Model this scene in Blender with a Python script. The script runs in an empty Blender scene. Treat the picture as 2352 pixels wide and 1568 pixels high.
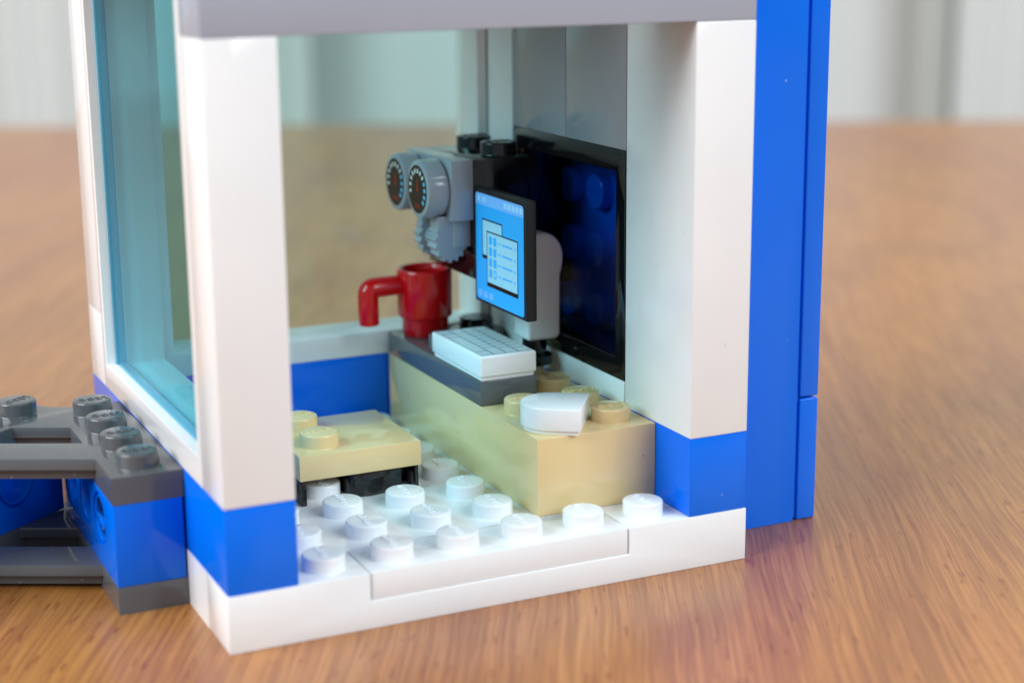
import bpy, bmesh, math, random
from mathutils import Vector, Matrix
random.seed(4)
C = bpy.context.scene.collection
S = 0.001                      # everything below is written in millimetres, built in metres
R = math.radians

# ------------------------------------------------------------------ camera
sc = bpy.context.scene
Q = (-44.0528603, -164.291924, 73.8951696, 0.439259923, 0.235473967, 0.00933606929, 3923.65368)
az, el, roll = Q[3], Q[4], Q[5]
f = Vector((math.sin(az)*math.cos(el), math.cos(az)*math.cos(el), -math.sin(el)))
r = f.cross(Vector((0, 0, 1))).normalized()
d = f.cross(r)
rr = r*math.cos(roll) + d*math.sin(roll)
dd = -r*math.sin(roll) + d*math.cos(roll)
cam = bpy.data.cameras.new('camera')
camo = bpy.data.objects.new('camera', cam)
C.objects.link(camo)
m3 = Matrix((rr, -dd, -f)).transposed()
camo.matrix_world = Matrix.Translation(Vector(Q[:3])*S) @ m3.to_4x4()
cam.sensor_width = 36
cam.sensor_fit = 'HORIZONTAL'
cam.lens = Q[6]/2352*36
cam.clip_start = 0.01
cam.clip_end = 20
cam.dof.use_dof = True
cam.dof.focus_distance = 0.209
cam.dof.aperture_fstop = 17.0
sc.camera = camo

# ------------------------------------------------------------------ render, world, lights
sc.render.engine = 'CYCLES'
sc.view_settings.view_transform = 'Standard'
sc.view_settings.look = 'None'
sc.view_settings.exposure = 0.0
sc.view_settings.gamma = 1.0
sc.cycles.use_denoising = True
sc.cycles.max_bounces = 10
sc.cycles.transparent_max_bounces = 12
sc.cycles.sample_clamp_indirect = 6
sc.cycles.caustics_reflective = False
sc.cycles.caustics_refractive = False

w = bpy.data.worlds.new('World')
sc.world = w
w.use_nodes = True
wn = w.node_tree.nodes
bg = wn['Background']
bg.inputs[0].default_value = (0.89, 0.95, 1.0, 1)
bg.inputs[1].default_value = 0.42


def area(name, loc, target, sx, sy, power, col):
    l = bpy.data.lights.new(name, 'AREA')
    l.shape = 'RECTANGLE'
    l.size, l.size_y = sx, sy
    l.energy = power
    l.color = col
    o = bpy.data.objects.new(name, l)
    C.objects.link(o)
    o.location = Vector(loc)
    o.rotation_euler = (Vector(target)-Vector(loc)).to_track_quat('-Z', 'Y').to_euler()
    return o


area('window_light', (-1.4, 0.05, 1.0), (0.03, 0.03, 0.02), 1.3, 1.1, 45, (0.95, 0.98, 1.0))
area('door_light', (0.78, -1.15, 0.92), (0.04, 0.0, 0.02), 1.25, 0.9, 26.5, (0.81, 0.925, 1.0))
area('right_fill_light', (1.7, 0.55, 1.0), (0.12, 0.1, 0.0), 1.0, 0.9, 17, (1.0, 0.97, 0.92))  # added fill from the right rear, evens out the shaded tabletop


# ------------------------------------------------------------------ materials
def mat(name):
    m = bpy.data.materials.new(name)
    m.use_nodes = True
    return m, m.node_tree.nodes, m.node_tree.links


def plastic(name, col, rough=0.16, specks=0.0, speck_col=(0.8, 0.8, 0.8, 1), spec=0.5, sss=0.0, scuff=0.0):
    m, n, l = mat(name)
    b = n['Principled BSDF']
    b.inputs['IOR'].default_value = 1.52
    b.inputs['Specular IOR Level'].default_value = spec
    tc = n.new('ShaderNodeTexCoord')
    base = n.new('ShaderNodeRGB')
    base.outputs[0].default_value = (*col, 1)
    src = base.outputs[0]
    # faint moulding variation
    nz = n.new('ShaderNodeTexNoise')
    nz.inputs['Scale'].default_value = 90
    nz.inputs['Detail'].default_value = 3
    l.new(tc.outputs['Object'], nz.inputs['Vector'])
    mr = n.new('ShaderNodeMapRange')
    mr.inputs[3].default_value = 0.96
    mr.inputs[4].default_value = 1.04
    l.new(nz.outputs[0], mr.inputs[0])
    mul = n.new('ShaderNodeVectorMath')
    mul.operation = 'SCALE'
    l.new(src, mul.inputs[0])
    l.new(mr.outputs[0], mul.inputs['Scale'])
    out = mul.outputs[0]
    if specks:
        vo = n.new('ShaderNodeTexVoronoi')
        vo.inputs['Scale'].default_value = specks
        l.new(tc.outputs['Object'], vo.inputs['Vector'])
        ng = n.new('ShaderNodeTexNoise')
        ng.inputs['Scale'].default_value = 2500
        l.new(tc.outputs['Object'], ng.inputs['Vector'])
        ad = n.new('ShaderNodeMath')
        ad.operation = 'MULTIPLY_ADD'
        ad.inputs[1].default_value = 0.10
        l.new(ng.outputs[0], ad.inputs[0])
        l.new(vo.outputs['Distance'], ad.inputs[2])
        lt = n.new('ShaderNodeMath')
        lt.operation = 'LESS_THAN'
        lt.inputs[1].default_value = 0.088
        l.new(ad.outputs[0], lt.inputs[0])
        mx = n.new('ShaderNodeMixRGB')
        mx.inputs[2].default_value = speck_col
        sc_ = n.new('ShaderNodeMath')
        sc_.operation = 'MULTIPLY'
        sc_.inputs[1].default_value = 0.3
        l.new(lt.outputs[0], sc_.inputs[0])
        l.new(sc_.outputs[0], mx.inputs[0])
        l.new(out, mx.inputs[1])
        out = mx.outputs[0]
    if scuff:
        sm_ = n.new('ShaderNodeMapping')
        sm_.inputs['Scale'].default_value = (1, 1, 0.12)
        sm_.inputs['Rotation'].default_value = (0.5, 0.9, 0.4)
        l.new(tc.outputs['Object'], sm_.inputs['Vector'])
        s1 = n.new('ShaderNodeTexNoise')
        s1.inputs['Scale'].default_value = 1500
        s1.inputs['Detail'].default_value = 2
        l.new(sm_.outputs[0], s1.inputs['Vector'])
        s2 = n.new('ShaderNodeTexNoise')
        s2.inputs['Scale'].default_value = 120
        l.new(tc.outputs['Object'], s2.inputs['Vector'])
        sp_ = n.new('ShaderNodeMath')
        sp_.operation = 'ADD'
        l.new(s1.outputs[0], sp_.inputs[0])
        l.new(s2.outputs[0], sp_.inputs[1])
        st = n.new('ShaderNodeMapRange')
        st.inputs[1].default_value = 1.27
        st.inputs[2].default_value = 1.36
        st.inputs[4].default_value = scuff
        l.new(sp_.outputs[0], st.inputs[0])
        mx = n.new('ShaderNodeMixRGB')
        mx.inputs[2].default_value = speck_col
        l.new(st.outputs[0], mx.inputs[0])
        l.new(out, mx.inputs[1])
        out = mx.outputs[0]
    l.new(out, b.inputs['Base Color'])
    rn = n.new('ShaderNodeMapRange')
    rn.inputs[3].default_value = rough*0.8
    rn.inputs[4].default_value = rough*1.3
    n2 = n.new('ShaderNodeTexNoise')
    n2.inputs['Scale'].default_value = 260
    n2.inputs['Detail'].default_value = 5
    l.new(tc.outputs['Object'], n2.inputs['Vector'])
    l.new(n2.outputs[0], rn.inputs[0])
    l.new(rn.outputs[0], b.inputs['Roughness'])
    # very slight sink and ripple of moulded faces
    n3 = n.new('ShaderNodeTexNoise')
    n3.inputs['Scale'].default_value = 130
    n3.inputs['Detail'].default_value = 1
    l.new(tc.outputs['Object'], n3.inputs['Vector'])
    bp = n.new('ShaderNodeBump')
    bp.inputs['Strength'].default_value = 0.15
    bp.inputs['Distance'].default_value = 0.00002
    l.new(n3.outputs[0], bp.inputs['Height'])
    l.new(bp.outputs[0], b.inputs['Normal'])
    if sss:
        b.inputs['Subsurface Weight'].default_value = sss
        b.inputs['Subsurface Radius'].default_value = (0.0012, 0.0011, 0.001)
        b.inputs['Subsurface Scale'].default_value = 1.0
    return m


def flat(name, col, rough=0.25):
    m, n, l = mat(name)
    b = n['Principled BSDF']
    b.inputs['Base Color'].default_value = (*col, 1)
    b.inputs['Roughness'].default_value = rough
    b.inputs['Specular IOR Level'].default_value = 0.2
    return m


WHITE = plastic('white_plastic', (0.80, 0.81, 0.82), 0.075, 230, (0.45, 0.42, 0.38, 1), spec=0.38)
BLUE = plastic('blue_plastic', (0.0, 0.145, 0.80), 0.09, 260, (0.6, 0.7, 0.9, 1), spec=0.25)
TAN = plastic('tan_plastic', (0.70, 0.53, 0.27), 0.075, 200, (0.2, 0.14, 0.08, 1))
LGREY = plastic('light_grey_plastic', (0.31, 0.335, 0.37), 0.12, 260)
BEAM = plastic('beam_grey_plastic', (0.35, 0.395, 0.485), 0.15, 0)
DGREY = plastic('dark_grey_plastic', (0.098, 0.106, 0.114), 0.085, 420, (0.6, 0.62, 0.63, 1))
BLACK = plastic('black_plastic', (0.006, 0.006, 0.007), 0.08, 300, (0.3, 0.3, 0.3, 1))
SATIN = plastic('satin_black_plastic', (0.010, 0.010, 0.010), 0.36, 500, (0.2, 0.2, 0.2, 1), spec=0.3)
RED = plastic('red_plastic', (0.68, 0.004, 0.006), 0.11)
GOLD = plastic('gold_plastic', (0.45, 0.32, 0.15), 0.2)

P_BLUE = flat('print_blue', (0.03, 0.42, 0.95))
P_BAR = flat('print_pale_blue', (0.24, 0.50, 0.98))
P_ICON = flat('print_icon_blue', (0.42, 0.70, 0.98))
P_PAPER = flat('print_pale', (0.43, 0.68, 0.84))
P_LINE = flat('print_dark', (0.008, 0.004, 0.006))
P_WHITE = flat('print_white', (0.85, 0.85, 0.83))
P_CYAN = flat('print_cyan', (0.10, 0.52, 0.80))
P_RED = flat('print_red', (0.55, 0.03, 0.015))
P_DIAL = flat('print_dial', (0.012, 0.010, 0.009))
P_KEY = flat('print_key_line', (0.16, 0.19, 0.21))
P_KEYF = flat('print_key_face', (0.60, 0.66, 0.67))


def glass(name, tint, refl=0.6):
    """clear thin pane: tint deepens with the slanted path through the plastic, Fresnel reflection on top"""
    m, n, l = mat(name)
    n.remove(n['Principled BSDF'])
    out = n['Material Output']
    ge = n.new('ShaderNodeNewGeometry')

    def M(op, a, b_=None):
        q = n.new('ShaderNodeMath')
        q.operation = op
        for i, v in enumerate((a, b_)):
            if v is None:
                continue
            if isinstance(v, (int, float)):
                q.inputs[i].default_value = v
            else:
                l.new(v, q.inputs[i])
        return q.outputs[0]
    dt = n.new('ShaderNodeVectorMath')
    dt.operation = 'DOT_PRODUCT'
    l.new(ge.outputs['Incoming'], dt.inputs[0])
    l.new(ge.outputs['True Normal'], dt.inputs[1])
    c2 = M('MULTIPLY', dt.outputs['Value'], dt.outputs['Value'])
    ct = M('SQRT', M('SUBTRACT', 1.0, M('DIVIDE', M('SUBTRACT', 1.0, c2), 2.2)))
    path = M('DIVIDE', 1.0, ct)
    cb = n.new('ShaderNodeCombineColor')
    for i, t_ in enumerate(tint):
        l.new(M('POWER', t_, path), cb.inputs[i])
    tr = n.new('ShaderNodeBsdfTransparent')
    l.new(cb.outputs[0], tr.inputs[0])
    gl = n.new('ShaderNodeBsdfGlossy')
    gl.inputs['Roughness'].default_value = 0.02
    fr = n.new('ShaderNodeFresnel')
    mx = n.new('ShaderNodeMixShader')
    io = n.new('ShaderNodeMapRange')
    io.inputs[3].default_value = 1.45
    io.inputs[4].default_value = 1/1.45
    l.new(ge.outputs['Backfacing'], io.inputs[0])
    l.new(io.outputs[0], fr.inputs[0])
    l.new(M('MULTIPLY', fr.outputs[0], refl), mx.inputs[0])
    l.new(tr.outputs[0], mx.inputs[1])
    l.new(gl.outputs[0], mx.inputs[2])
    l.new(mx.outputs[0], out.inputs[0])
    return m


PANE = glass('light_blue_glass', (0.76, 0.895, 0.885))
AQUA = glass('aqua_glass', (0.62, 0.875, 0.92), 0.4)
SMOKE = glass('smoked_glass', (0.76, 0.79, 0.84), 0.22)
PANE_EDGE = plastic('pane_edge', (0.16, 0.45, 0.62), 0.1)


def wood():
    m, n, l = mat('oak_wood')
    b = n['Principled BSDF']
    tc = n.new('ShaderNodeTexCoord')
    oi = n.new('ShaderNodeObjectInfo')
    mp = n.new('ShaderNodeMapping')
    l.new(tc.outputs['Object'], mp.inputs['Vector'])
    off = n.new('ShaderNodeVectorMath')
    off.operation = 'SCALE'
    cx = n.new('ShaderNodeCombineXYZ')
    l.new(oi.outputs['Random'], cx.inputs[0])
    l.new(oi.outputs['Random'], cx.inputs[1])
    l.new(oi.outputs['Random'], cx.inputs[2])
    l.new(cx.outputs[0], off.inputs[0])
    off.inputs['Scale'].default_value = 3.7
    l.new(off.outputs[0], mp.inputs['Location'])
    # slow sideways wander of the grain
    wm = n.new('ShaderNodeMapping')
    wm.inputs['Scale'].default_value = (1, 0.45, 1)
    l.new(mp.outputs[0], wm.inputs['Vector'])
    wz = n.new('ShaderNodeTexNoise')
    wz.inputs['Scale'].default_value = 42
    wz.inputs['Detail'].default_value = 2
    l.new(wm.outputs[0], wz.inputs['Vector'])
    wa = n.new('ShaderNodeVectorMath')
    wa.operation = 'MULTIPLY_ADD'
    wa.inputs[1].default_value = (0.0035, 0, 0)
    l.new(wz.outputs['Color'], wa.inputs[0])
    l.new(mp.outputs[0], wa.inputs[2])

    def stretched(sx, sy, scale, detail, dist=0.0, rough=0.55):
        k = n.new('ShaderNodeMapping')
        k.inputs['Scale'].default_value = (sx, sy, 1)
        l.new(wa.outputs[0], k.inputs['Vector'])
        z = n.new('ShaderNodeTexNoise')
        z.inputs['Scale'].default_value = scale
        z.inputs['Detail'].default_value = detail
        z.inputs['Distortion'].default_value = dist
        z.inputs['Roughness'].default_value = rough
        l.new(k.outputs[0], z.inputs['Vector'])
        return z.outputs[0]
    broad = stretched(1, 0.16, 22, 4, 0.8)
    streak = stretched(1, 0.04, 620, 6, 0.5, 0.7)
    fine = stretched(1, 0.02, 2300, 4, 0.2, 0.6)
    pore = stretched(1, 0.14, 1500, 1, 0.0)
    # cathedral figure: rings of a noise field
    k = n.new('ShaderNodeMapping')
    k.inputs['Scale'].default_value = (1, 0.3, 1)
    l.new(mp.outputs[0], k.inputs['Vector'])
    cz = n.new('ShaderNodeTexNoise')
    cz.inputs['Scale'].default_value = 9
    cz.inputs['Detail'].default_value = 1.5
    l.new(k.outputs[0], cz.inputs['Vector'])
    ms = n.new('ShaderNodeMath')
    ms.operation = 'MULTIPLY'
    ms.inputs[1].default_value = 75
    l.new(cz.outputs[0], ms.inputs[0])
    sn = n.new('ShaderNodeMath')
    sn.operation = 'SINE'
    l.new(ms.outputs[0], sn.inputs[0])

    def mr(src, a, b_, c, d_):
        q = n.new('ShaderNodeMapRange')
        q.inputs[1].default_value = a
        q.inputs[2].default_value = b_
        q.inputs[3].default_value = c
        q.inputs[4].default_value = d_
        l.new(src, q.inputs[0])
        return q.outputs[0]

    def mix(fac, a, b_, typ='MIX'):
        q = n.new('ShaderNodeMixRGB')
        q.blend_type = typ
        if isinstance(fac, float):
            q.inputs[0].default_value = fac
        else:
            l.new(fac, q.inputs[0])
        for i, v in ((1, a), (2, b_)):
            if isinstance(v, tuple):
                q.inputs[i].default_value = v
            else:
                l.new(v, q.inputs[i])
        return q.outputs[0]
    gold = n.new('ShaderNodeSeparateColor')      # each board's own shade, stored as its object colour
    l.new(oi.outputs['Color'], gold.inputs[0])
    c0 = mix(mr(broad, 0.32, 0.68, 0, 1), (0.349, 0.116, 0.036, 1), (0.445, 0.183, 0.044, 1))
    c0 = mix(mr(gold.outputs[0], 0, 1, 0.0, 0.9), c0, mix(mr(broad, 0.35, 0.65, 0, 1), (0.380, 0.144, 0.029, 1), (0.485, 0.217, 0.042, 1)))
    c1 = mix(mr(streak, 0.30, 0.56, 0.34, 0.0), c0, (0.202, 0.068, 0.029, 1))
    c1 = mix(mr(streak, 0.54, 0.76, 0.0, 0.20), c1, (0.535, 0.258, 0.095, 1))
    c2 = mix(mr(sn.outputs[0], 0.2, 1.0, 0.0, 0.26), c1, (0.202, 0.073, 0.031, 1))
    c3 = mix(mr(fine, 0.36, 0.60, 0.55, 0.0), c2, (0.162, 0.052, 0.021, 1))
    c3 = mix(mr(fine, 0.52, 0.70, 0.0, 0.16), c3, (0.608, 0.315, 0.125, 1))
    c4 = mix(mr(pore, 0.66, 0.71, 0.0, 0.65), c3, (0.194, 0.045, 0.012, 1))
    l.new(c4, b.inputs['Base Color'])
    b.inputs['Roughness'].default_value = 0.32
    l.new(mr(fine, 0.3, 0.7, 0.40, 0.30), b.inputs['Roughness'])
    b.inputs['Coat Weight'].default_value = 0.3
    b.inputs['Coat Roughness'].default_value = 0.22
    bp = n.new('ShaderNodeBump')
    bp.inputs['Strength'].default_value = 0.5
    bp.inputs['Distance'].default_value = 0.00005
    l.new(fine, bp.inputs['Height'])
    l.new(bp.outputs[0], b.inputs['Normal'])
    return m


WOOD = wood()


def paint(name, col, rough=0.6):
    m, n, l = mat(name)
    b = n['Principled BSDF']
    tc = n.new('ShaderNodeTexCoord')
    z = n.new('ShaderNodeTexNoise')
    z.inputs['Scale'].default_value = 4
    l.new(tc.outputs['Object'], z.inputs['Vector'])
    q = n.new('ShaderNodeMixRGB')
    q.inputs[1].default_value = (*[c*0.95 for c in col], 1)
    q.inputs[2].default_value = (*[min(1, c*1.04) for c in col], 1)
    l.new(z.outputs[0], q.inputs[0])
    l.new(q.outputs[0], b.inputs['Base Color'])
    b.inputs['Roughness'].default_value = rough
    return m


# ------------------------------------------------------------------ object helpers
WPOS = {}


def thing(name, label, cat, loc, group=None):
    o = bpy.data.objects.new(name, None)
    o.empty_display_size = 0.005
    C.objects.link(o)
    o.location = Vector(loc)*S
    WPOS[o.name] = Vector(loc)
    o['label'] = label
    o['category'] = cat
    if group:
        o['group'] = group
    return o


def tag(o, label=None, cat=None, group=None, kind=None):
    for k, v in (('label', label), ('category', cat), ('group', group), ('kind', kind)):
        if v:
            o[k] = v
    return o


def smooth(me, ang=38):
    for p in me.polygons:
        p.use_smooth = True
    bm = bmesh.new()
    bm.from_mesh(me)
    for e in bm.edges:
        if len(e.link_faces) == 2 and e.calc_face_angle(0) > R(ang):
            e.smooth = False
    bm.to_mesh(me)
    bm.free()


def link(name, me, m, parent=None, loc=(0, 0, 0), rz=0.0):
    o = bpy.data.objects.new(name, me)
    C.objects.link(o)
    if m is not None and not me.materials:
        me.materials.append(m)
    base = WPOS[parent.name] if parent else Vector((0, 0, 0))
    o.location = (Vector(loc)-base)*S
    o.rotation_euler = (0, 0, rz)
    if parent:
        o.parent = parent
    WPOS[o.name] = Vector(loc)
    return o


def bm_mesh(bm, name='mesh', ang=38):
    bmesh.ops.scale(bm, vec=(S, S, S), verts=bm.verts)
    bmesh.ops.recalc_face_normals(bm, faces=bm.faces)
    me = bpy.data.meshes.new(name)
    bm.to_mesh(me)
    bm.free()
    smooth(me, ang)
    return me


def add_box(bm, x0, x1, y0, y1, z0, z1, bev=0.12, seg=2):
    t = bmesh.new()
    vs = [t.verts.new((x, y, z)) for x in (x0, x1) for y in (y0, y1) for z in (z0, z1)]
    for q in ((0, 1, 3, 2), (4, 6, 7, 5), (0, 4, 5, 1), (2, 3, 7, 6), (0, 2, 6, 4), (1, 5, 7, 3)):
        t.faces.new([vs[i] for i in q])
    bmesh.ops.recalc_face_normals(t, faces=t.faces)
    if bev:
        bmesh.ops.bevel(t, geom=t.edges[:], offset=bev, segments=seg, affect='EDGES', profile=0.5)
    me = bpy.data.meshes.new('t')
    t.to_mesh(me)
    t.free()
    bm.from_mesh(me)
    bpy.data.meshes.remove(me)
    return bm


def box(name, m, parent, x0, x1, y0, y1, z0, z1, bev=0.12, seg=2):
    cx, cy = (x0+x1)/2, (y0+y1)/2
    bm = bmesh.new()
    add_box(bm, x0-cx, x1-cx, y0-cy, y1-cy, 0, z1-z0, bev, seg)
    return link(name, bm_mesh(bm, name), m, parent, (cx, cy, z0))


def prism(bm, pts, z0, z1, axis='z', bev=0.0, seg=2, top_only=False, holes=()):
    """extrude a closed outline; axis z: (x,y); axis y: (x,z) extruded along y; axis x: (y,z) along x"""
    t = bmesh.new()
    edges = []
    for loop in (pts, *holes):
        vs = [t.verts.new((p[0], p[1], 0)) for p in loop]
        edges += [t.edges.new((vs[i], vs[(i+1) % len(vs)])) for i in range(len(vs))]
    bmesh.ops.triangle_fill(t, use_beauty=True, use_dissolve=True, edges=edges)
    bmesh.ops.recalc_face_normals(t, faces=t.faces)
    fs = t.faces[:]
    ret = bmesh.ops.extrude_face_region(t, geom=fs)
    nv = [g for g in ret['geom'] if isinstance(g, bmesh.types.BMVert)]
    for v in nv:
        v.co.z = z1
    for v in t.verts:
        if v not in nv:
            v.co.z = z0
    bmesh.ops.recalc_face_normals(t, faces=t.faces)
    if bev:
        es = [e for e in t.edges if e.is_manifold and e.calc_face_angle(0) > R(30)]
        if top_only:
            es = [e for e in es if min(v.co.z for v in e.verts) > max(z0, z1)-1e-6]
        bmesh.ops.bevel(t, geom=es, offset=bev, segments=seg, affect='EDGES', profile=0.5)
    if axis == 'y':
        for v in t.verts:
            v.co = Vector((v.co.x, v.co.z, v.co.y))
    elif axis == 'x':
        for v in t.verts:
            v.co = Vector((v.co.z, v.co.x, v.co.y))
    bmesh.ops.recalc_face_normals(t, faces=t.faces)
    me = bpy.data.meshes.new('t')
    t.to_mesh(me)
    t.free()
    bm.from_mesh(me)
    bpy.data.meshes.remove(me)
    return bm


def lathe(bm, prof, n=40, cx=0, cy=0, mat4=None):
    t = bmesh.new()
    rings = []
    for (rad, z) in prof:
        if rad < 1e-5:
            rings.append([t.verts.new((0, 0, z))])
        else:
            rings.append([t.verts.new((rad*math.cos(2*math.pi*i/n), rad*math.sin(2*math.pi*i/n), z)) for i in range(n)])
    for a, b_ in zip(rings, rings[1:]):
        for i in range(n):
            j = (i+1) % n
            if len(a) == 1 and len(b_) == 1:
                continue
            if len(a) == 1:
                t.faces.new((a[0], b_[i], b_[j]))
            elif len(b_) == 1:
                t.faces.new((a[i], a[j], b_[0]))
            else:
                t.faces.new((a[i], a[j], b_[j], b_[i]))
    bmesh.ops.recalc_face_normals(t, faces=t.faces)
    if mat4:
        bmesh.ops.transform(t, matrix=mat4, verts=t.verts)
    bmesh.ops.translate(t, vec=(cx, cy, 0), verts=t.verts)
    me = bpy.data.meshes.new('t')
    t.to_mesh(me)
    t.free()
    bm.from_mesh(me)
    bpy.data.meshes.remove(me)
    return bm


def tube(bm, path, rx, ry=None, n=20, up=(0, 0, 1)):
    ry = ry or rx
    t = bmesh.new()
    rings = []
    up = Vector(up)
    for i, p in enumerate(path):
        a = Vector(path[max(0, i-1)])
        b_ = Vector(path[min(len(path)-1, i+1)])
        dr = (b_-a).normalized()
        s = Vector((0, 1, 0))
        u = s.cross(dr).normalized()
        rings.append([t.verts.new(Vector(p)+s*rx*math.cos(2*math.pi*k/n)+u*ry*math.sin(2*math.pi*k/n)) for k in range(n)])
    for a, b_ in zip(rings, rings[1:]):
        for i in range(n):
            j = (i+1) % n
            t.faces.new((a[i], a[j], b_[j], b_[i]))
    t.faces.new(rings[0])
    t.faces.new(rings[-1][::-1])
    bmesh.ops.recalc_face_normals(t, faces=t.faces)
    es = [e for e in t.edges if any(len(fc.verts) > 4 for fc in e.link_faces)]
    bmesh.ops.bevel(t, geom=es, offset=0.25, segments=3, affect='EDGES', profile=0.5)
    me = bpy.data.meshes.new('t')
    t.to_mesh(me)
    t.free()
    bm.from_mesh(me)
    bpy.data.meshes.remove(me)
    return bm


def boolean(me_a, me_list, op='DIFFERENCE'):
    oa = bpy.data.objects.new('a', me_a)
    C.objects.link(oa)
    tmp = [oa]
    for q in me_list:
        ob = bpy.data.objects.new('b', q)
        C.objects.link(ob)
        tmp.append(ob)
        md = oa.modifiers.new('b', 'BOOLEAN')
        md.operation = op
        md.object = ob
        md.solver = 'EXACT'
    dg = bpy.context.evaluated_depsgraph_get()
    res = bpy.data.meshes.new_from_object(oa.evaluated_get(dg))
    for o in tmp:
        bpy.data.objects.remove(o)
    smooth(res, 35)
    return res


# ---- the raised word on every stud
def word_mesh():
    cu = bpy.data.curves.new('word', 'FONT')
    cu.body = 'LEGO'
    cu.size = 1.42
    cu.space_character = 1.08
    cu.align_x = 'CENTER'
    cu.align_y = 'CENTER'
    cu.extrude = 0.03
    cu.bevel_depth = 0.035
    cu.bevel_resolution = 1
    cu.offset = -0.012
    cu.resolution_u = 3
    o = bpy.data.objects.new('word', cu)
    C.objects.link(o)
    dg = bpy.context.evaluated_depsgraph_get()
    me = bpy.data.meshes.new_from_object(o.evaluated_get(dg))
    bpy.data.objects.remove(o)
    return me


WORD = word_mesh()
STUD_H = 1.75


def stud_mesh(m, word=True, rad=2.42):
    bm = bmesh.new()
    h = STUD_H
    prof = [(rad+0.06, -0.02), (rad+0.02, 0.04), (rad, 0.12), (rad, h-0.28)]
    for k in range(1, 6):
        a = k/5*math.pi/2
        prof.append((rad-0.28+0.28*math.cos(a), h-0.28+0.28*math.sin(a)))
    prof.append((0, h))
    lathe(bm, prof, 44)
    if word:
        t = bmesh.new()
        t.from_mesh(WORD)
        bmesh.ops.transform(t, matrix=Matrix.Translation((0, 0.02, h+0.03)), verts=t.verts)
        tm = bpy.data.meshes.new('t')
        t.to_mesh(tm)
        t.free()
        bm.from_mesh(tm)
    me = bm_mesh(bm, 'stud')
    me.materials.clear()
    me.materials.append(m)
    for p in me.polygons:
        p.material_index = 0
    return me


STUDS = {}


def stud(parent, x, y, z, m, rz=0.0, word=True):
    k = (m.name, word)
    if k not in STUDS:
        STUDS[k] = stud_mesh(m, word)
    return link('stud', STUDS[k], None, parent, (x, y, z), rz)


# ================================================================== SETTING
# camera-heading frame for the far edge of the table and the wall behind it
hv = Vector((math.sin(az), math.cos(az), 0))
hu = Vector((math.cos(az), -math.sin(az), 0))
GA = 0.485                                     # direction of the grain and of the boards
gv = Vector((math.sin(GA), math.cos(GA), 0))
gu = Vector((math.cos(GA), -math.sin(GA), 0))
E0 = Vector((87.3, 528.0, 0))                  # a point on the table's far edge
Ed = Vector((337.3, -169.7, 0)).normalized()
table = thing('table', 'varnished oak table top made of long glued boards under the toy building', 'table', (40, 100, -28))
table['kind'] = 'structure'
del table['category']
p = -2.1-85*9
random.seed(9)
while p < 980:
    wdt = 85.0
    pts = []
    for q in (p, p+wdt):
        # far end on the table's edge line
        base = gu*q
        # solve base + gv*t = E0 + Ed*s
        den = gv.x*Ed.y-gv.y*Ed.x
        t = ((E0.x-base.x)*Ed.y-(E0.y-base.y)*Ed.x)/den
        pts.append((q, -520, t))
    bm = bmesh.new()
    prism(bm, [(pts[0][0], -1500), (pts[1][0], -1500), (pts[1][0], pts[1][2]), (pts[0][0], pts[0][2])], -28, 0)
    bmesh.ops.translate(bm, vec=(-p, 0, 0), verts=bm.verts)
    me = bm_mesh(bm, 'board')
    o = bpy.data.objects.new('board', me)
    C.objects.link(o)
    me.materials.append(WOOD)
    o.rotation_euler = (0, 0, -GA)
    tone = {-1: 0.95, 0: 0.12, 1: 0.5}.get(round((p+2.1)/85), random.random())
    o.color = (tone, tone, tone, 1)
    o.parent = table
    o.location = (gu*p - Vector((40, 100, -28)))*S
    p += wdt

# wall, curtains and the narrow dark post far behind
WALLC = paint('wall_paint', (0.70, 0.68, 0.65))
CURT = paint('curtain_cloth', (0.66, 0.64, 0.605), 0.8)
POST = paint('post_paint', (0.46, 0.44, 0.39))
WD = 1700.0
cpos = Vector(Q[:3])


def wall_pt(px, dist=WD):
    return cpos + hv*dist + hu*((px-1176)/3923.65*dist*1.0)


def wall_box(name, px0, px1, dist, thick, z0, z1, m, parent=None):
    a = wall_pt(px0, dist)
    b_ = wall_pt(px1, dist)
    wdt = (b_-a).length
    c = (a+b_)/2
    bm = bmesh.new()
    add_box(bm, -wdt/2, wdt/2, 0, thick, 0, z1-z0, 1.0, 2)
    o = link(name, bm_mesh(bm, name), m, parent, (c.x, c.y, z0), -az)
    return o


wl = wall_box('wall', -4200, 6400, WD, 60, -740, 1800, WALLC)
tag(wl, 'pale grey wall far behind the table', None, None, 'structure')


def curtain(px0, px1, label, pitch):
    dist = WD-70
    a, b_ = (px0-1176)/3923.65*dist, (px1-1176)/3923.65*dist
    n = int((b_-a)/pitch*10)
    front = []
    for i in range(n+1):
        x = a+(b_-a)*i/n
        front.append((x, 6*math.sin(i/10*2*math.pi)+5*math.sin(i*0.231+1)))
    bm = bmesh.new()
    lo = [bm.verts.new((x, y, -700)) for x, y in front]
    hi = [bm.verts.new((x, y, 1700)) for x, y in front]
    lo2 = [bm.verts.new((x, y+3, -700)) for x, y in front]
    hi2 = [bm.verts.new((x, y+3, 1700)) for x, y in front]
    for i in range(n):
        bm.faces.new((lo[i], lo[i+1], hi[i+1], hi[i]))
        bm.faces.new((lo2[i+1], lo2[i], hi2[i], hi2[i+1]))
        bm.faces.new((hi[i], hi[i+1], hi2[i+1], hi2[i]))
        bm.faces.new((lo[i+1], lo[i], lo2[i], lo2[i+1]))
    bm.faces.new((lo[0], hi[0], hi2[0], lo2[0]))
    bm.faces.new((lo[n], lo2[n], hi2[n], hi[n]))
    me = bm_mesh(bm, 'curtain', 60)
    c = cpos+hv*dist
    o = link('curtain', me, CURT, None, (c.x, c.y, 0), -az)
    tag(o, label, 'curtain', 'pale curtains far behind the table')
    return o


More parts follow.
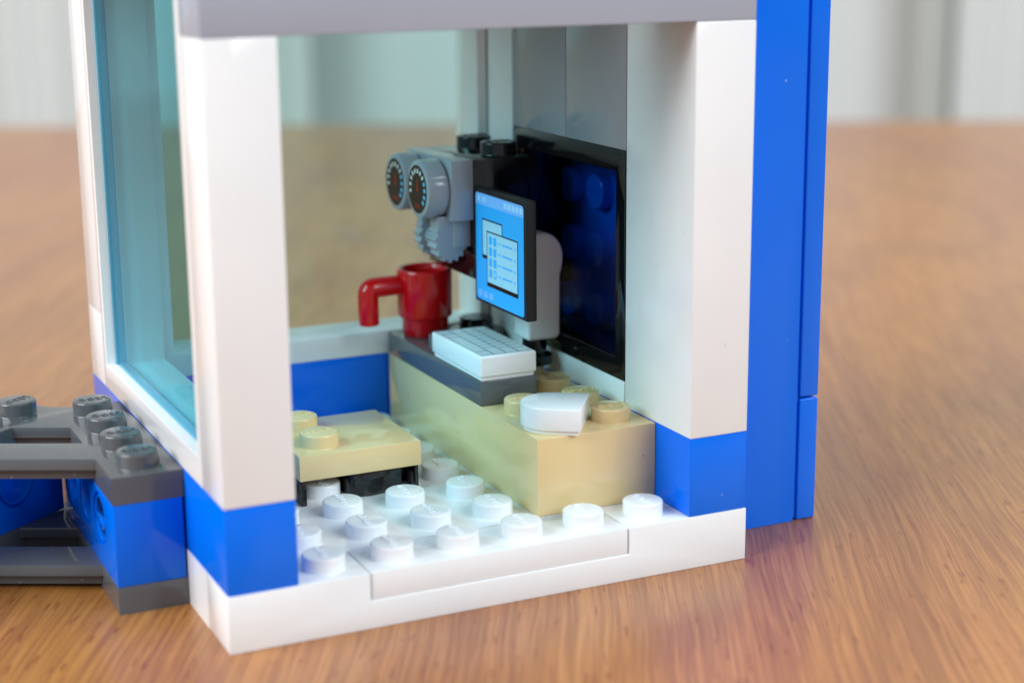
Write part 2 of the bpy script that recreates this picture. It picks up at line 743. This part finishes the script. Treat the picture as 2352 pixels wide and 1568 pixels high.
curtain(-900, 722, 'pale curtain out of focus behind the left side of the booth', 34)
curtain(2190, 3600, 'pale curtain out of focus at the right, beyond the dark narrow post', 34)
o = wall_box('wall_post', 2098, 2176, WD-60, 59, -740, 1800, POST)
tag(o, 'narrow grey-brown upright post beside the right curtain, out of focus', 'post')

# ================================================================== TOY BOOTH
H = 64.0
HT = 83.2
booth = thing('toy_booth', 'white, blue and grey toy brick booth with tinted windows and an open front', 'toy building', (32, 32, 0))
# base: one moulded slab with a four-stud notch at the front
bm = bmesh.new()
outline = [(0, 0), (64, 0), (64, 6.4), (48.05, 6.4), (48.05, 3.2), (15.95, 3.2), (15.95, 6.4), (0, 6.4)]
prism(bm, outline, 0, 8.05, axis='y', bev=0.1)
add_box(bm, 0, 64, 8.05, 64, 0, 6.4, 0.0)
bmesh.ops.translate(bm, vec=(-32, -32, 0), verts=bm.verts)
base = link('base_slab', bm_mesh(bm, 'base_slab'), WHITE, booth, (32, 32, 0))
npl = box('front_plate', WHITE, booth, 16.15, 47.85, 0.12, 7.9, 3.22, 6.4, 0.1)
for i in range(4):
    stud(npl, 20+8*i, 4, 6.4, WHITE, R(90))
for j in range(7):
    for i in range(1, 7):
        x, y = 4+8*i, 4+8*j
        if j == 0 and 2 <= i <= 5:
            continue
        if x > 40 and y > 8:
            continue
        stud(base, x, y, 6.4, WHITE, R(90))
# blue course
Z1, Z2 = 6.4, 16.0
for (x0, x1, y0, y1) in ((0, 8, 0, 64), (8, 40, 56, 64), (40, 64, 56, 64), (56, 64, 0, 56)):
    o = box('blue_brick', BLUE, booth, x0+.1, x1-.1, y0+.1, y1-.1, Z1+.03, Z2-.02, 0.12)
    o.location.y += random.uniform(0, .05)*S
# white uprights
box('corner_post', WHITE, booth, .1, 7.9, .1, 7.9, Z2+.01, H, 0.14)
box('corner_post', WHITE, booth, .1, 7.9, 56.1, 63.9, Z2+.01, 25.6, 0.12)
box('corner_post', WHITE, booth, .1, 7.9, 56.1, 63.9, 25.62, HT, 0.12)
box('corner_post', WHITE, booth, 56.1, 63.9, 48.1, 63.9, 19.22, HT, 0.12)
box('wall_panel', WHITE, booth, 56.1, 63.9, .1, 15.9, Z2+.01, H, 0.12)
box('wall_plate', WHITE, booth, 56.1, 63.9, 16.1, 63.9, Z2+.01, 19.2, 0.1)
for y0 in (16, 32):
    box('grey_panel', LGREY, booth, 56.1, 63.9, y0+.07, y0+15.93, 48.02, HT, 0.1)


def frame(name, m, along, a0, a1, z0, z1, jamb, sill, pane_m, o0, o1, inner):
    """window frame as one mesh with a hole, pane as its child; along 'y' for side walls, 'x' for the back wall"""
    bm = bmesh.new()
    out = [(a0, z0), (a1, z0), (a1, z1), (a0, z1)]
    hole = [(a0+jamb, z0+sill), (a1-jamb, z0+sill), (a1-jamb, z1-sill), (a0+jamb, z1-sill)]
    prism(bm, out, o0, o1, axis='x' if along == 'y' else 'y', bev=0.1, holes=(hole,))
    cx, cy = ((o0+o1)/2, (a0+a1)/2) if along == 'y' else ((a0+a1)/2, (o0+o1)/2)
    bmesh.ops.translate(bm, vec=(-cx, -cy, -z0), verts=bm.verts)
    fo = link(name, bm_mesh(bm, name), m, booth, (cx, cy, z0))
    if pane_m:
        j, s = jamb-.02, sill-.02
        if along == 'y':
            po = box('pane', pane_m, fo, inner, inner+1.0, a0+j, a1-j, z0+s, z1-s, 0.0)
        else:
            po = box('pane', pane_m, fo, a0+j, a1-j, inner, inner+1.0, z0+s, z1-s, 0.0)
        # raised lip of the moulded pane
        if along == 'y' and pane_m is AQUA:
            box('pane_rim', PANE_EDGE, fo, inner-.25, inner+1.2, a1-j-.5, a1-j-.05, z0+s+.05, z1-s-.05, 0.08)
            box('pane_rim', PANE_EDGE, fo, inner+.1, inner+1.2, a0+j+.1, a1-j-.8, z0+s+.03, z0+s+.38, 0.08)
    return fo


frame('window_frame', WHITE, 'y', 8.1, 55.9, Z2+.01, HT-.02, 1.4, 3.2, AQUA, .1, 7.9, 1.5)
frame('window_frame', WHITE, 'x', 8.1, 55.9, Z2+.01, HT-.02, 1.4, 3.2, PANE, 56.1, 63.9, 61.4)
frame('black_frame', BLACK, 'y', 16.1, 47.9, 19.22, 48.0, 2.4, 2.7, SMOKE, 56.1, 63.9, 58.5)
# roof
box('roof_beam', BEAM, booth, .1, 63.9, .1, 7.9, H+.02, H+9.6, 0.16)
box('roof_plate', BEAM, booth, .1, 63.9, 8.1, 63.9, HT+.02, HT+3.2, 0.12)

# ================================================================== BLUE WALL BESIDE IT
bw = thing('toy_wall', 'tall glossy blue toy wall of sideways bricks standing against the booth\'s right side', 'toy wall', (72, 36, 0))
slab = box('wall_core', BLUE, bw, 64.08, 76.75, 8.5, 63.9, 0, 118, 0.12)
pl = box('cladding_plate', BLUE, bw, 77.3, 80.1, 8.6, 63.9, 0.03, 16.1, 0.22, 3)
pl = box('cladding_plate', BLUE, bw, 77.3, 80.1, 8.6, 63.9, 16.35, 118, 0.22, 3)
box('cladding_joint', BLUE, bw, 76.76, 77.29, 9.0, 63.5, 0.3, 117, 0.0)
# studs on the side towards the booth, seen through the black frame
sm = stud_mesh(BLUE, True)
for zz in (24, 32, 40):
    for yy in (20, 28, 36, 44):
        o = link('stud', sm, None, bw, (64.08, yy, zz))
        o.rotation_euler = (R(90), 0, R(-90))

# ================================================================== ANGLED FRAME AT THE LEFT
fr = thing('angled_frame', 'dark grey and blue V-shaped toy bracket standing against the booth\'s left side', 'toy bracket', (-14, 36, 0))
P0 = Vector((-7.4, 46.9))
bd = Vector((-.8, -.6))
bo = Vector((-.6, .8))


def hitB(v0):
    """where the line from (-8, v0) along the cross arm meets the inner edge of the slanted rail"""
    ad = Vector((-.894, .447))
    # (-8,v0)+ad*t = P0+bd*s
    den = ad.x*bd.y-ad.y*bd.x
    rx, ry = P0.x+8, P0.y-v0
    t = (rx*bd.y-ry*bd.x)/den
    return Vector((-8, v0))+ad*t


def tup(v):
    return (v.x, v.y)


L = 40
outer = [(-.03, 16.1), (-.03, 47.9), (-5.6, 47.9), (-7.0, 48.2), (-8.6, 49.3), (-10.2, 51.2), tup(P0+bo*7.9), tup(P0+bo*7.9+bd*L), tup(P0+bd*L), tup(hitB(24.1)), (-8, 24.1), (-8, 16.1)]
hole = [(-8, 31.2), tup(hitB(31.2)), tup(hitB(38.5)), (-8, 38.5)]


def wedge_plate(name, ztop):
    bm = bmesh.new()
    ex = .08 if ztop > 10 else -.03
    outer[0], outer[1] = (ex, 16.1), (ex, 47.9)
    prism(bm, outer, ztop-1.3, ztop, bev=0.09, top_only=True, holes=(hole,))
    # rails reach the full plate height
    add_box(bm, -7.99, -.04, 16.11, 47.89, ztop-3.19, ztop-1.3, 0.0)
    q = [P0+bd*.9, P0+bd*L, P0+bd*L+bo*7.88, P0+bo*7.88+bd*.9]
    prism(bm, [tup(v) for v in q], ztop-3.19, ztop-1.3)
    for v0, v1 in ((25.2, 30.2),):
        a, b_ = hitB(v0), hitB(v1)
        prism(bm, [(-8.01, v0), (-8.01, v1), tup(b_), tup(a)], ztop-2.6, ztop-1.3)
    a = hitB(39.3)
    prism(bm, [(-8.01, 39.3), (-8.01, 46.0), tup(P0+bd*1.0), tup(a)], ztop-2.9, ztop-1.3)
    bmesh.ops.translate(bm, vec=(14, -36, -(ztop-3.2)), verts=bm.verts)
    return link(name, bm_mesh(bm, name, 25), DGREY, fr, (-14, 36, ztop-3.2))


bot = wedge_plate('wedge_plate', 3.2)
top = wedge_plate('wedge_plate', 16.0)
for y in (20, 28, 36, 44):
    stud(top, -4.1, y, 16.0, DGREY, R(180))
for k in range(4):
    c = P0+bd*(3.6+8*k)+bo*4
    stud(top, c.x, c.y, 16.0, DGREY, R(180)+math.atan2(bd.x, -bd.y)*0+R(36))


def technic(name, cx, cy, rz):
    """4-stud brick with three cross holes; local frame: length along y, holes along x"""
    bm = bmesh.new()
    add_box(bm, -3.9, 3.9, -15.9, 15.9, 0, 9.58, 0.12)
    a = bm_mesh(bm)
    rot = Matrix.Rotation(R(90), 4, 'Y')
    cut = []
    for y in (-8, 0, 8):
        b1 = bmesh.new()
        zd = 3.2 if (y == -8 and cx > -8) else -1.2
        lathe(b1, [(0, -5), (2.45, -5), (2.45, zd), (0, zd)], 36, mat4=Matrix.Translation((0, y, 5.8)) @ rot)
        cut.append(bm_mesh(b1))
        b1 = bmesh.new()
        lathe(b1, [(0, max(1.2, zd+.3)), (2.45, max(1.2, zd+.3)), (2.45, 5), (0, 5)], 36, mat4=Matrix.Translation((0, y, 5.8)) @ rot)
        cut.append(bm_mesh(b1))
        for s in (-1, 1):
            b2 = bmesh.new()
            lathe(b2, [(0, -.8), (3.15, -.8), (3.15, .8), (0, .8)], 36, mat4=Matrix.Translation((s*3.9, y, 5.8)) @ rot)
            cut.append(bm_mesh(b2))
    me = boolean(a, cut)
    me.materials.clear()
    me.materials.append(BLUE)
    o = link(name, me, BLUE, fr, (cx, cy, 3.21), rz)
    # rounded rim inside each hole and a crossbar in the nearest
    for y in (-8, 0, 8):
        for s in (-1, 1):
            b3 = bmesh.new()
            prof = [(2.45, -.9)] + [(2.62+.17*math.cos(t), -.25+.17*math.sin(t)) for t in (math.pi, math.pi*.75, math.pi*.5, math.pi*.25, 0)] + [(2.79, -.9)]
            lathe(b3, prof, 36, mat4=Matrix.Translation((s*3.9, y, 5.8)) @ Matrix.Rotation(R(90*s), 4, 'Y'))
            bmesh.ops.translate(b3, vec=(0, -y, -5.8), verts=b3.verts)
            rim = bm_mesh(b3, 'hole_rim')
            rm = bpy.data.objects.new('hole_rim', rim)
            rim.materials.append(BLUE)
            C.objects.link(rm)
            rm.parent = o
            rm.location = Vector((0, y, 5.8))*S
    return o


ta = technic('technic_brick', -4.1, 32, 0)
b4 = bmesh.new()
lathe(b4, [(0, -1.0), (2.3, -1.0), (2.4, -.9), (2.4, 1.0), (0, 1.0)], 32, mat4=Matrix.Rotation(R(90), 4, 'Y'))
pm = bm_mesh(b4, 'hole_dark_plug')
pm.materials.append(BLACK)  # black plug stands in for the shade inside the nearest hole
po = bpy.data.objects.new('hole_dark_plug', pm)
C.objects.link(po)
po.parent = ta
po.location = Vector((-2.5, -8, 5.8))*S
b4 = bmesh.new()
add_box(b4, -.5, .5, -2.3, 2.3, -.4, .4, .1)
pm = bm_mesh(b4, 'hole_bar')
pm.materials.append(BLUE)
po = bpy.data.objects.new('hole_bar', pm)
C.objects.link(po)
po.parent = ta
po.location = Vector((-3.4, -8, 5.5))*S
cb = P0+bd*16.6+bo*3.95
tb = technic('technic_brick', cb.x, cb.y, -math.atan2(.8, .6))

# ================================================================== DESK, CHAIR AND WHAT STANDS ON THEM
desk = box('tan_desk_brick', TAN, None, 40.1, 56.06, 8.1, 55.9, 6.42, 16.0, 0.13)
tag(desk, 'long tan toy brick lying along the right wall as a desk', 'toy brick')
for y in (12, 20, 28, 36, 44, 52):
    stud(desk, 52, y, 16.0, TAN, R(180))
for y in (12, 20):
    stud(desk, 44, y, 16.0, TAN, R(180))
dp = box('grey_desk_plate', DGREY, None, 40.1, 47.9, 24.1, 55.9, 16.02, 19.2, 0.1)
tag(dp, 'long dark grey plate on the tan desk under keyboard and red mug', 'toy plate')
stud(dp, 44, 44, 19.2, DGREY, R(180))

# keyboard tile
kb = thing('keyboard', 'white toy keyboard tile with printed grey keys on the dark grey plate', 'keyboard', (44, 32, 19.22))
bm = bmesh.new()
add_box(bm, -3.9, 3.9, -7.9, 7.9, .45, 3.18, 0.28, 3)
add_box(bm, -3.6, 3.6, -7.6, 7.6, 0, .5, 0.0)
link('keyboard_body', bm_mesh(bm), WHITE, kb, (44, 32, 19.22))
g = bmesh.new()


def quad(bm_, pts, mi=0):
    fc = bm_.faces.new([bm_.verts.new(p_) for p_ in pts])
    fc.material_index = mi
    return fc


ztop = 3.205
x0, x1, y0, y1 = -3.45, 3.45, -7.3, 7.3
quad(g, [(x0, y0, 0), (x1, y0, 0), (x1, y1, 0), (x0, y1, 0)], 0)
rows = [x0, x0+1.72, x0+3.45, x0+5.18, x1]
keys = [
    [-7.3, -5.2, 3.4, 5.4, 7.3],
    [-7.3, -3.7, -2.2, -.7, .8, 2.3, 3.8, 5.3, 7.3],
    [-7.3, -4.5, -3.1, -1.6, -.1, 1.4, 2.9, 4.4, 5.9, 7.3],
    [-7.3, -5.1, -3.6, -2.1, -.6, .9, 2.4, 3.9, 5.4, 7.3]]
lw = 0.085
for ri in range(4):
    ks = keys[ri]
    for a, b_ in zip(ks, ks[1:]):
        xa, xb = rows[ri]+lw, rows[ri+1]-lw
        quad(g, [(xa, a+lw, .012), (xb, a+lw, .012), (xb, b_-lw, .012), (xa, b_-lw, .012)], 1)
me = bm_mesh(g)
me.materials.append(P_KEY)
me.materials.append(P_KEYF)
link('key_print', me, None, kb, (44, 32, 19.22+ztop))

# half round white tile sitting askew on the front left stud of the desk
bm = bmesh.new()


def droundel(inset):
    rad = 3.9-inset
    pts = [(rad, -rad), (rad, rad), (0, rad)]
    for k in range(1, 20):
        a = math.pi/2+math.pi*k/20
        pts.append((rad*math.cos(a), rad*math.sin(a)))
    pts.append((0, -rad))
    return pts


prism(bm, droundel(0), .45, 3.2, bev=.16, seg=3)
prism(bm, droundel(.3), 0, .45)
ti = link('rounded_tile', bm_mesh(bm), WHITE, None, (44.25, 12.35, 16.03), R(-35.5))
tag(ti, 'white tile with one rounded end lying askew at the front corner of the tan desk', 'toy tile')

# red mug
mug = thing('mug', 'red toy mug on the far end of the dark grey desk plate', 'mug', (44.2, 52, 19.2))
bm = bmesh.new()
prof = [(0, 0), (3.05, 0), (3.2, .15), (3.25, 2.3), (3.3, 2.45), (3.75, 2.75), (3.82, 2.95), (3.86, 8.9), (3.8, 9.3), (3.62, 9.45), (3.3, 9.4), (3.12, 9.2), (3.05, 8.5), (2.95, 3.0), (0, 2.8)]
lathe(bm, prof, 48)
link('mug_body', bm_mesh(bm, ang=50), RED, mug, (44.2, 52, 19.2))
bm = bmesh.new()
path = [(-3.5, 0, 7.35), (-6.2, 0, 7.3), (-7.4, 0, 7.25)]
for k in range(1, 7):
    a = k/6*math.pi/2
    path.append((-7.6-.8*math.sin(a), 0, 6.45+.8*math.cos(a)))
path += [(-8.4, 0, 4.5), (-8.35, 0, 2.1)]
tube(bm, path, 1.5, 1.42, 22)
link('handle', bm_mesh(bm, ang=50), RED, mug, (44.2, 52, 19.2))

# monitor: flat square panel clipped to a white arm on a black bar
mon = thing('monitor', 'black toy computer monitor with blue printed screen on a white arm', 'monitor', (53, 34.5, 17.8))
SU, SV0, SV1, SZ0, SZ1 = 46.65, 24.25, 40.15, 26.1, 41.4
bm = bmesh.new()
add_box(bm, 0, 1.45, 0, SV1-SV0, 0, SZ1-SZ0, .22, 3)
link('screen_panel', bm_mesh(bm), SATIN, mon, (SU, SV0, SZ0))
W_, H_ = SV1-SV0, SZ1-SZ0


def sp(s, t, lift):          # s from the far edge to the near edge, t from the top down
    return (-lift, W_*(1-s), H_*(1-t))


def srect(bm_, s0, s1, t0, t1, lift, mi=0):
    quad(bm_, [sp(s0, t0, lift), sp(s1, t0, lift), sp(s1, t1, lift), sp(s0, t1, lift)], mi)


def sround(bm_, s0, s1, t0, t1, lift, rad, mi=0, corners=(1, 1, 1, 1)):
    pts = []
    for (cs, ct, a0, on) in ((s0+rad, t0+rad, 180, corners[0]), (s1-rad, t0+rad, 270, corners[1]), (s1-rad, t1-rad, 0, corners[2]), (s0+rad, t1-rad, 90, corners[3])):
        if on:
            for k in range(6):
                a = R(a0+90*k/5)
                pts.append(sp(cs+rad*math.cos(a), ct+rad*math.sin(a), lift))
        else:
            a = R(a0+45)
            pts.append(sp(cs+rad*(1 if math.cos(a) > 0 else -1), ct+rad*(1 if math.sin(a) > 0 else -1), lift))
    fc = bm_.faces.new([bm_.verts.new(p_) for p_ in pts])
    fc.material_index = mi


g = bmesh.new()
sround(g, .035, .95, .045, .972, .006, .035, 0)
sround(g, .035, .95, .045, .143, .012, .035, 1, (1, 1, 0, 0))
for s0, s1 in ((.075, .125), (.17, .20), (.21, .24)):
    srect(g, s0, s1, .07, .115, .018, 2)
for k in range(5):
    srect(g, .585+.073*k, .643+.073*k, .068, .118, .018, 2)
for s0, s1 in ((.16, .555), ):
    srect(g, s0, s1, .255, .60, .018, 4)
    srect(g, s0+.012, s1-.012, .268, .568, .022, 3)
srect(g, .25, .845, .352, .832, .026, 4)
srect(g, .262, .833, .364, .795, .030, 3)
for k in range(4):
    t0 = .392+.094*k
    sround(g, .297, .352, t0, t0+.073, .034, .012, 0)
    sround(g, .383, .438, t0, t0+.073, .034, .012, 0)
    if k == 3:
        srect(g, .396, .425, t0+.014, t0+.06, .037, 3)
    srect(g, .468, .488, t0+.033, t0+.046, .034, 0)
    srect(g, .495, .522, t0+.033, t0+.046, .034, 0)
    srect(g, .55, .742, t0+.032, t0+.046, .034, 0)
    quad(g, [sp(.77, t0+.04, .034), sp(.795, t0+.026, .034), sp(.795, t0+.056, .034)], 0)
for s0 in (.075, .18, .285):
    sround(g, s0, s0+.075, .885, .945, .012, .012, 5)
me = bm_mesh(g)
for m_ in (P_BLUE, P_BAR, P_ICON, P_PAPER, P_LINE, P_BAR):
    me.materials.append(m_)
link('screen_print', me, None, mon, (SU, SV0, SZ0))
# white arm, seen from the side of the screen
bm = bmesh.new()
hd = [(-1.9, 0), (2.3, 0), (2.75, .2), (2.95, .7), (2.98, 8.2), (3.0, 8.6), (3.2, 9.3), (3.38, 10.2), (3.42, 11.1)]
for k in range(1, 18):
    a = R(180*k/18)
    hd.append((.40+3.0*math.cos(a), 11.1+3.25*math.sin(a)))
hd += [(-2.6, 11.1), (-1.9, 8.6)]
prism(bm, hd, -2.3, 2.3, axis='y', bev=.5, seg=4)
arm = link('arm', bm_mesh(bm, ang=60), WHITE, mon, (53, 35.5, 21.2))
bm = bmesh.new()
add_box(bm, 48.12-53, 52.2-53, -2.25, 2.25, 5.6, 13.9, .3)
link('clip', bm_mesh(bm), WHITE, mon, (53, 35.5, 21.2))
bm = bmesh.new()
lathe(bm, [(0, 0), (2.4, 0), (2.4, 1.2), (1.62, 1.6), (1.6, 5.0), (0, 5.0)], 32)
link('stand_bar', bm_mesh(bm), BLACK, mon, (53, 35.2, 17.8))

# gauges: grey sideways plate with two printed dials on a black brick
gp = thing('instrument_panel', 'light grey toy instrument panel with two round black dials above the red mug', 'instrument panel', (45, 48, 31))
bm = bmesh.new()
add_box(bm, -1.6, 1.6, -7.9, 7.9, 0, 8.0, .12)
link('panel_plate', bm_mesh(bm), LGREY, gp, (45.0, 48, 36.8))
for y in (44.0, 52.0):
    bm = bmesh.new()
    prof = [(0, 0), (3.55, 0), (3.6, .4), (3.9, .45), (3.9, 2.75), (3.78, 3.05), (3.55, 3.15), (0, 3.15)]
    lathe(bm, prof, 56)
    o = link('dial', bm_mesh(bm), LGREY, gp, (43.35, y, 40.85))
    o.rotation_euler = (0, R(-90), 0)
    g = bmesh.new()

    def disc(bm_, rad, z, mi):
        fc = bm_.faces.new([bm_.verts.new((rad*math.cos(2*math.pi*k/48), rad*math.sin(2*math.pi*k/48), z)) for k in range(48)])
        fc.material_index = mi

    def dp(px_, py_, z):       # px_: right as seen, py_: up
        return (py_, -px_, z)
    disc(g, 3.22, .006, 0)
    for k in range(12):
        a = R(190-21.0*k)
        c, s_ = math.cos(a), math.sin(a)
        r0, r1, hw = 2.15, 2.75, .19 if k < 8 else .24
        pts = [(r0*c-hw*-s_*-1, 0)]
        quad(g, [dp(r0*c+hw*s_, r0*s_-hw*c, .012), dp(r1*c+hw*s_, r1*s_-hw*c, .012), dp(r1*c-hw*s_, r1*s_+hw*c, .012), dp(r0*c-hw*s_, r0*s_+hw*c, .012)], 1 if k < 8 else 2)
    for k in range(3):
        cx_ = -.62+.62*k
        quad(g, [dp(cx_-.17, -2.45, .012), dp(cx_+.17, -2.45, .012), dp(cx_+.17, -1.95, .012), dp(cx_-.17, -1.95, .012)], 3)
        quad(g, [dp(cx_-.07, -2.36, .018), dp(cx_+.07, -2.36, .018), dp(cx_+.07, -2.04, .018), dp(cx_-.07, -2.04, .018)], 0)
    quad(g, [dp(-.19, -.2, .012), dp(0, -.42, .012), dp(.19, -.2, .012), dp(.10, 1.2, .012), dp(.05, 1.45, .012), dp(-.02, 1.2, .012)], 3)
    me = bm_mesh(g)
    for m_ in (P_DIAL, P_WHITE, P_CYAN, P_RED):
        me.materials.append(m_)
    pr = bpy.data.objects.new('dial_print', me)
    C.objects.link(pr)
    pr.parent = o
    pr.location = (0, 0, 3.155*S)
bm = bmesh.new()
add_box(bm, -4.6, 4.6, -7.9, 7.9, 0, 16.0, .12)
blk = link('backing_brick', bm_mesh(bm), BLACK, gp, (51.25, 48, 28.8))
for y in (44, 52):
    stud(blk, 52, y, 44.8, BLACK, R(180))
# toothed hinge fingers under the plate
for y0, y1 in ((41.6, 44.3), (47.0, 48.9)):
    bm = bmesh.new()
    pts = []
    nt = 15
    for k in range(nt*4):
        a = 2*math.pi*k/(nt*4)
        rr_ = 1.0 if (k % 4) in (0, 1) else .86
        pts.append((2.45*rr_*math.cos(a), 2.9*rr_*math.sin(a)))
    prism(bm, pts, -(y1-y0)/2, (y1-y0)/2, axis='y', bev=.07, seg=1)
    add_box(bm, -1.9, 2.4, -(y1-y0)/2+.02, (y1-y0)/2-.02, 1.2, 3.4, .1)
    link('hinge_finger', bm_mesh(bm), LGREY, gp, (43.9, (y0+y1)/2, 33.9))
bm = bmesh.new()
lathe(bm, [(0, -3.0), (1.5, -3.0), (1.5, 3.0), (0, 3.0)], 24, mat4=Matrix.Rotation(R(90), 4, 'X'))
link('hinge_pin', bm_mesh(bm), LGREY, gp, (43.9, 45.3, 33.9))
bm = bmesh.new()
add_box(bm, -1.0, 1.4, -4.0, 4.0, 0, 3.6, .1)
link('hinge_plate', bm_mesh(bm), LGREY, gp, (45.2, 45.3, 33.1))

# small black round piece at the back of the desk
bm = bmesh.new()
lathe(bm, [(0, 0), (3.2, 0), (3.3, .2), (3.9, .8), (3.9, 2.9), (3.75, 3.1), (2.45, 3.15), (2.42, 4.6), (2.2, 4.85), (0, 4.85)], 40)
o = link('round_plate', bm_mesh(bm), BLACK, None, (52, 52.0, 16.02))
tag(o, 'small black round plate on the back corner of the tan desk behind the mug', 'toy plate')

# chair: tan plate with two studs on a notched black foot
ch = thing('stool', 'low toy stool, tan square seat with two studs on a black foot', 'stool', (24, 32, 6.4))
seat = box('seat', TAN, ch, 16.1, 31.9, 24.1, 39.9, 9.62, 12.8, 0.13)
for y in (28, 36):
    stud(seat, 20, y, 12.8, TAN, 0)
bm = bmesh.new()
outl = [(16.3, 31.4), (17.2, 31.4), (17.6, 30.9), (22.6, 30.9), (22.7, 25.6), (23.3, 24.9), (25.4, 24.5), (27.4, 24.9), (29.7, 25.3), (30.0, 28.2), (31.1, 28.4), (31.1, 24.4), (31.6, 24.4), (31.6, 39.6), (16.3, 39.6)]
prism(bm, outl, 0, 3.2, bev=.08)
add_box(bm, 16.3, 17.0, 24.4, 31.3, 0, 3.2, .06)
bmesh.ops.translate(bm, vec=(-24, -32, 0), verts=bm.verts)
link('foot', bm_mesh(bm), BLACK, ch, (24, 32, 6.42))

bpy.context.view_layer.update()
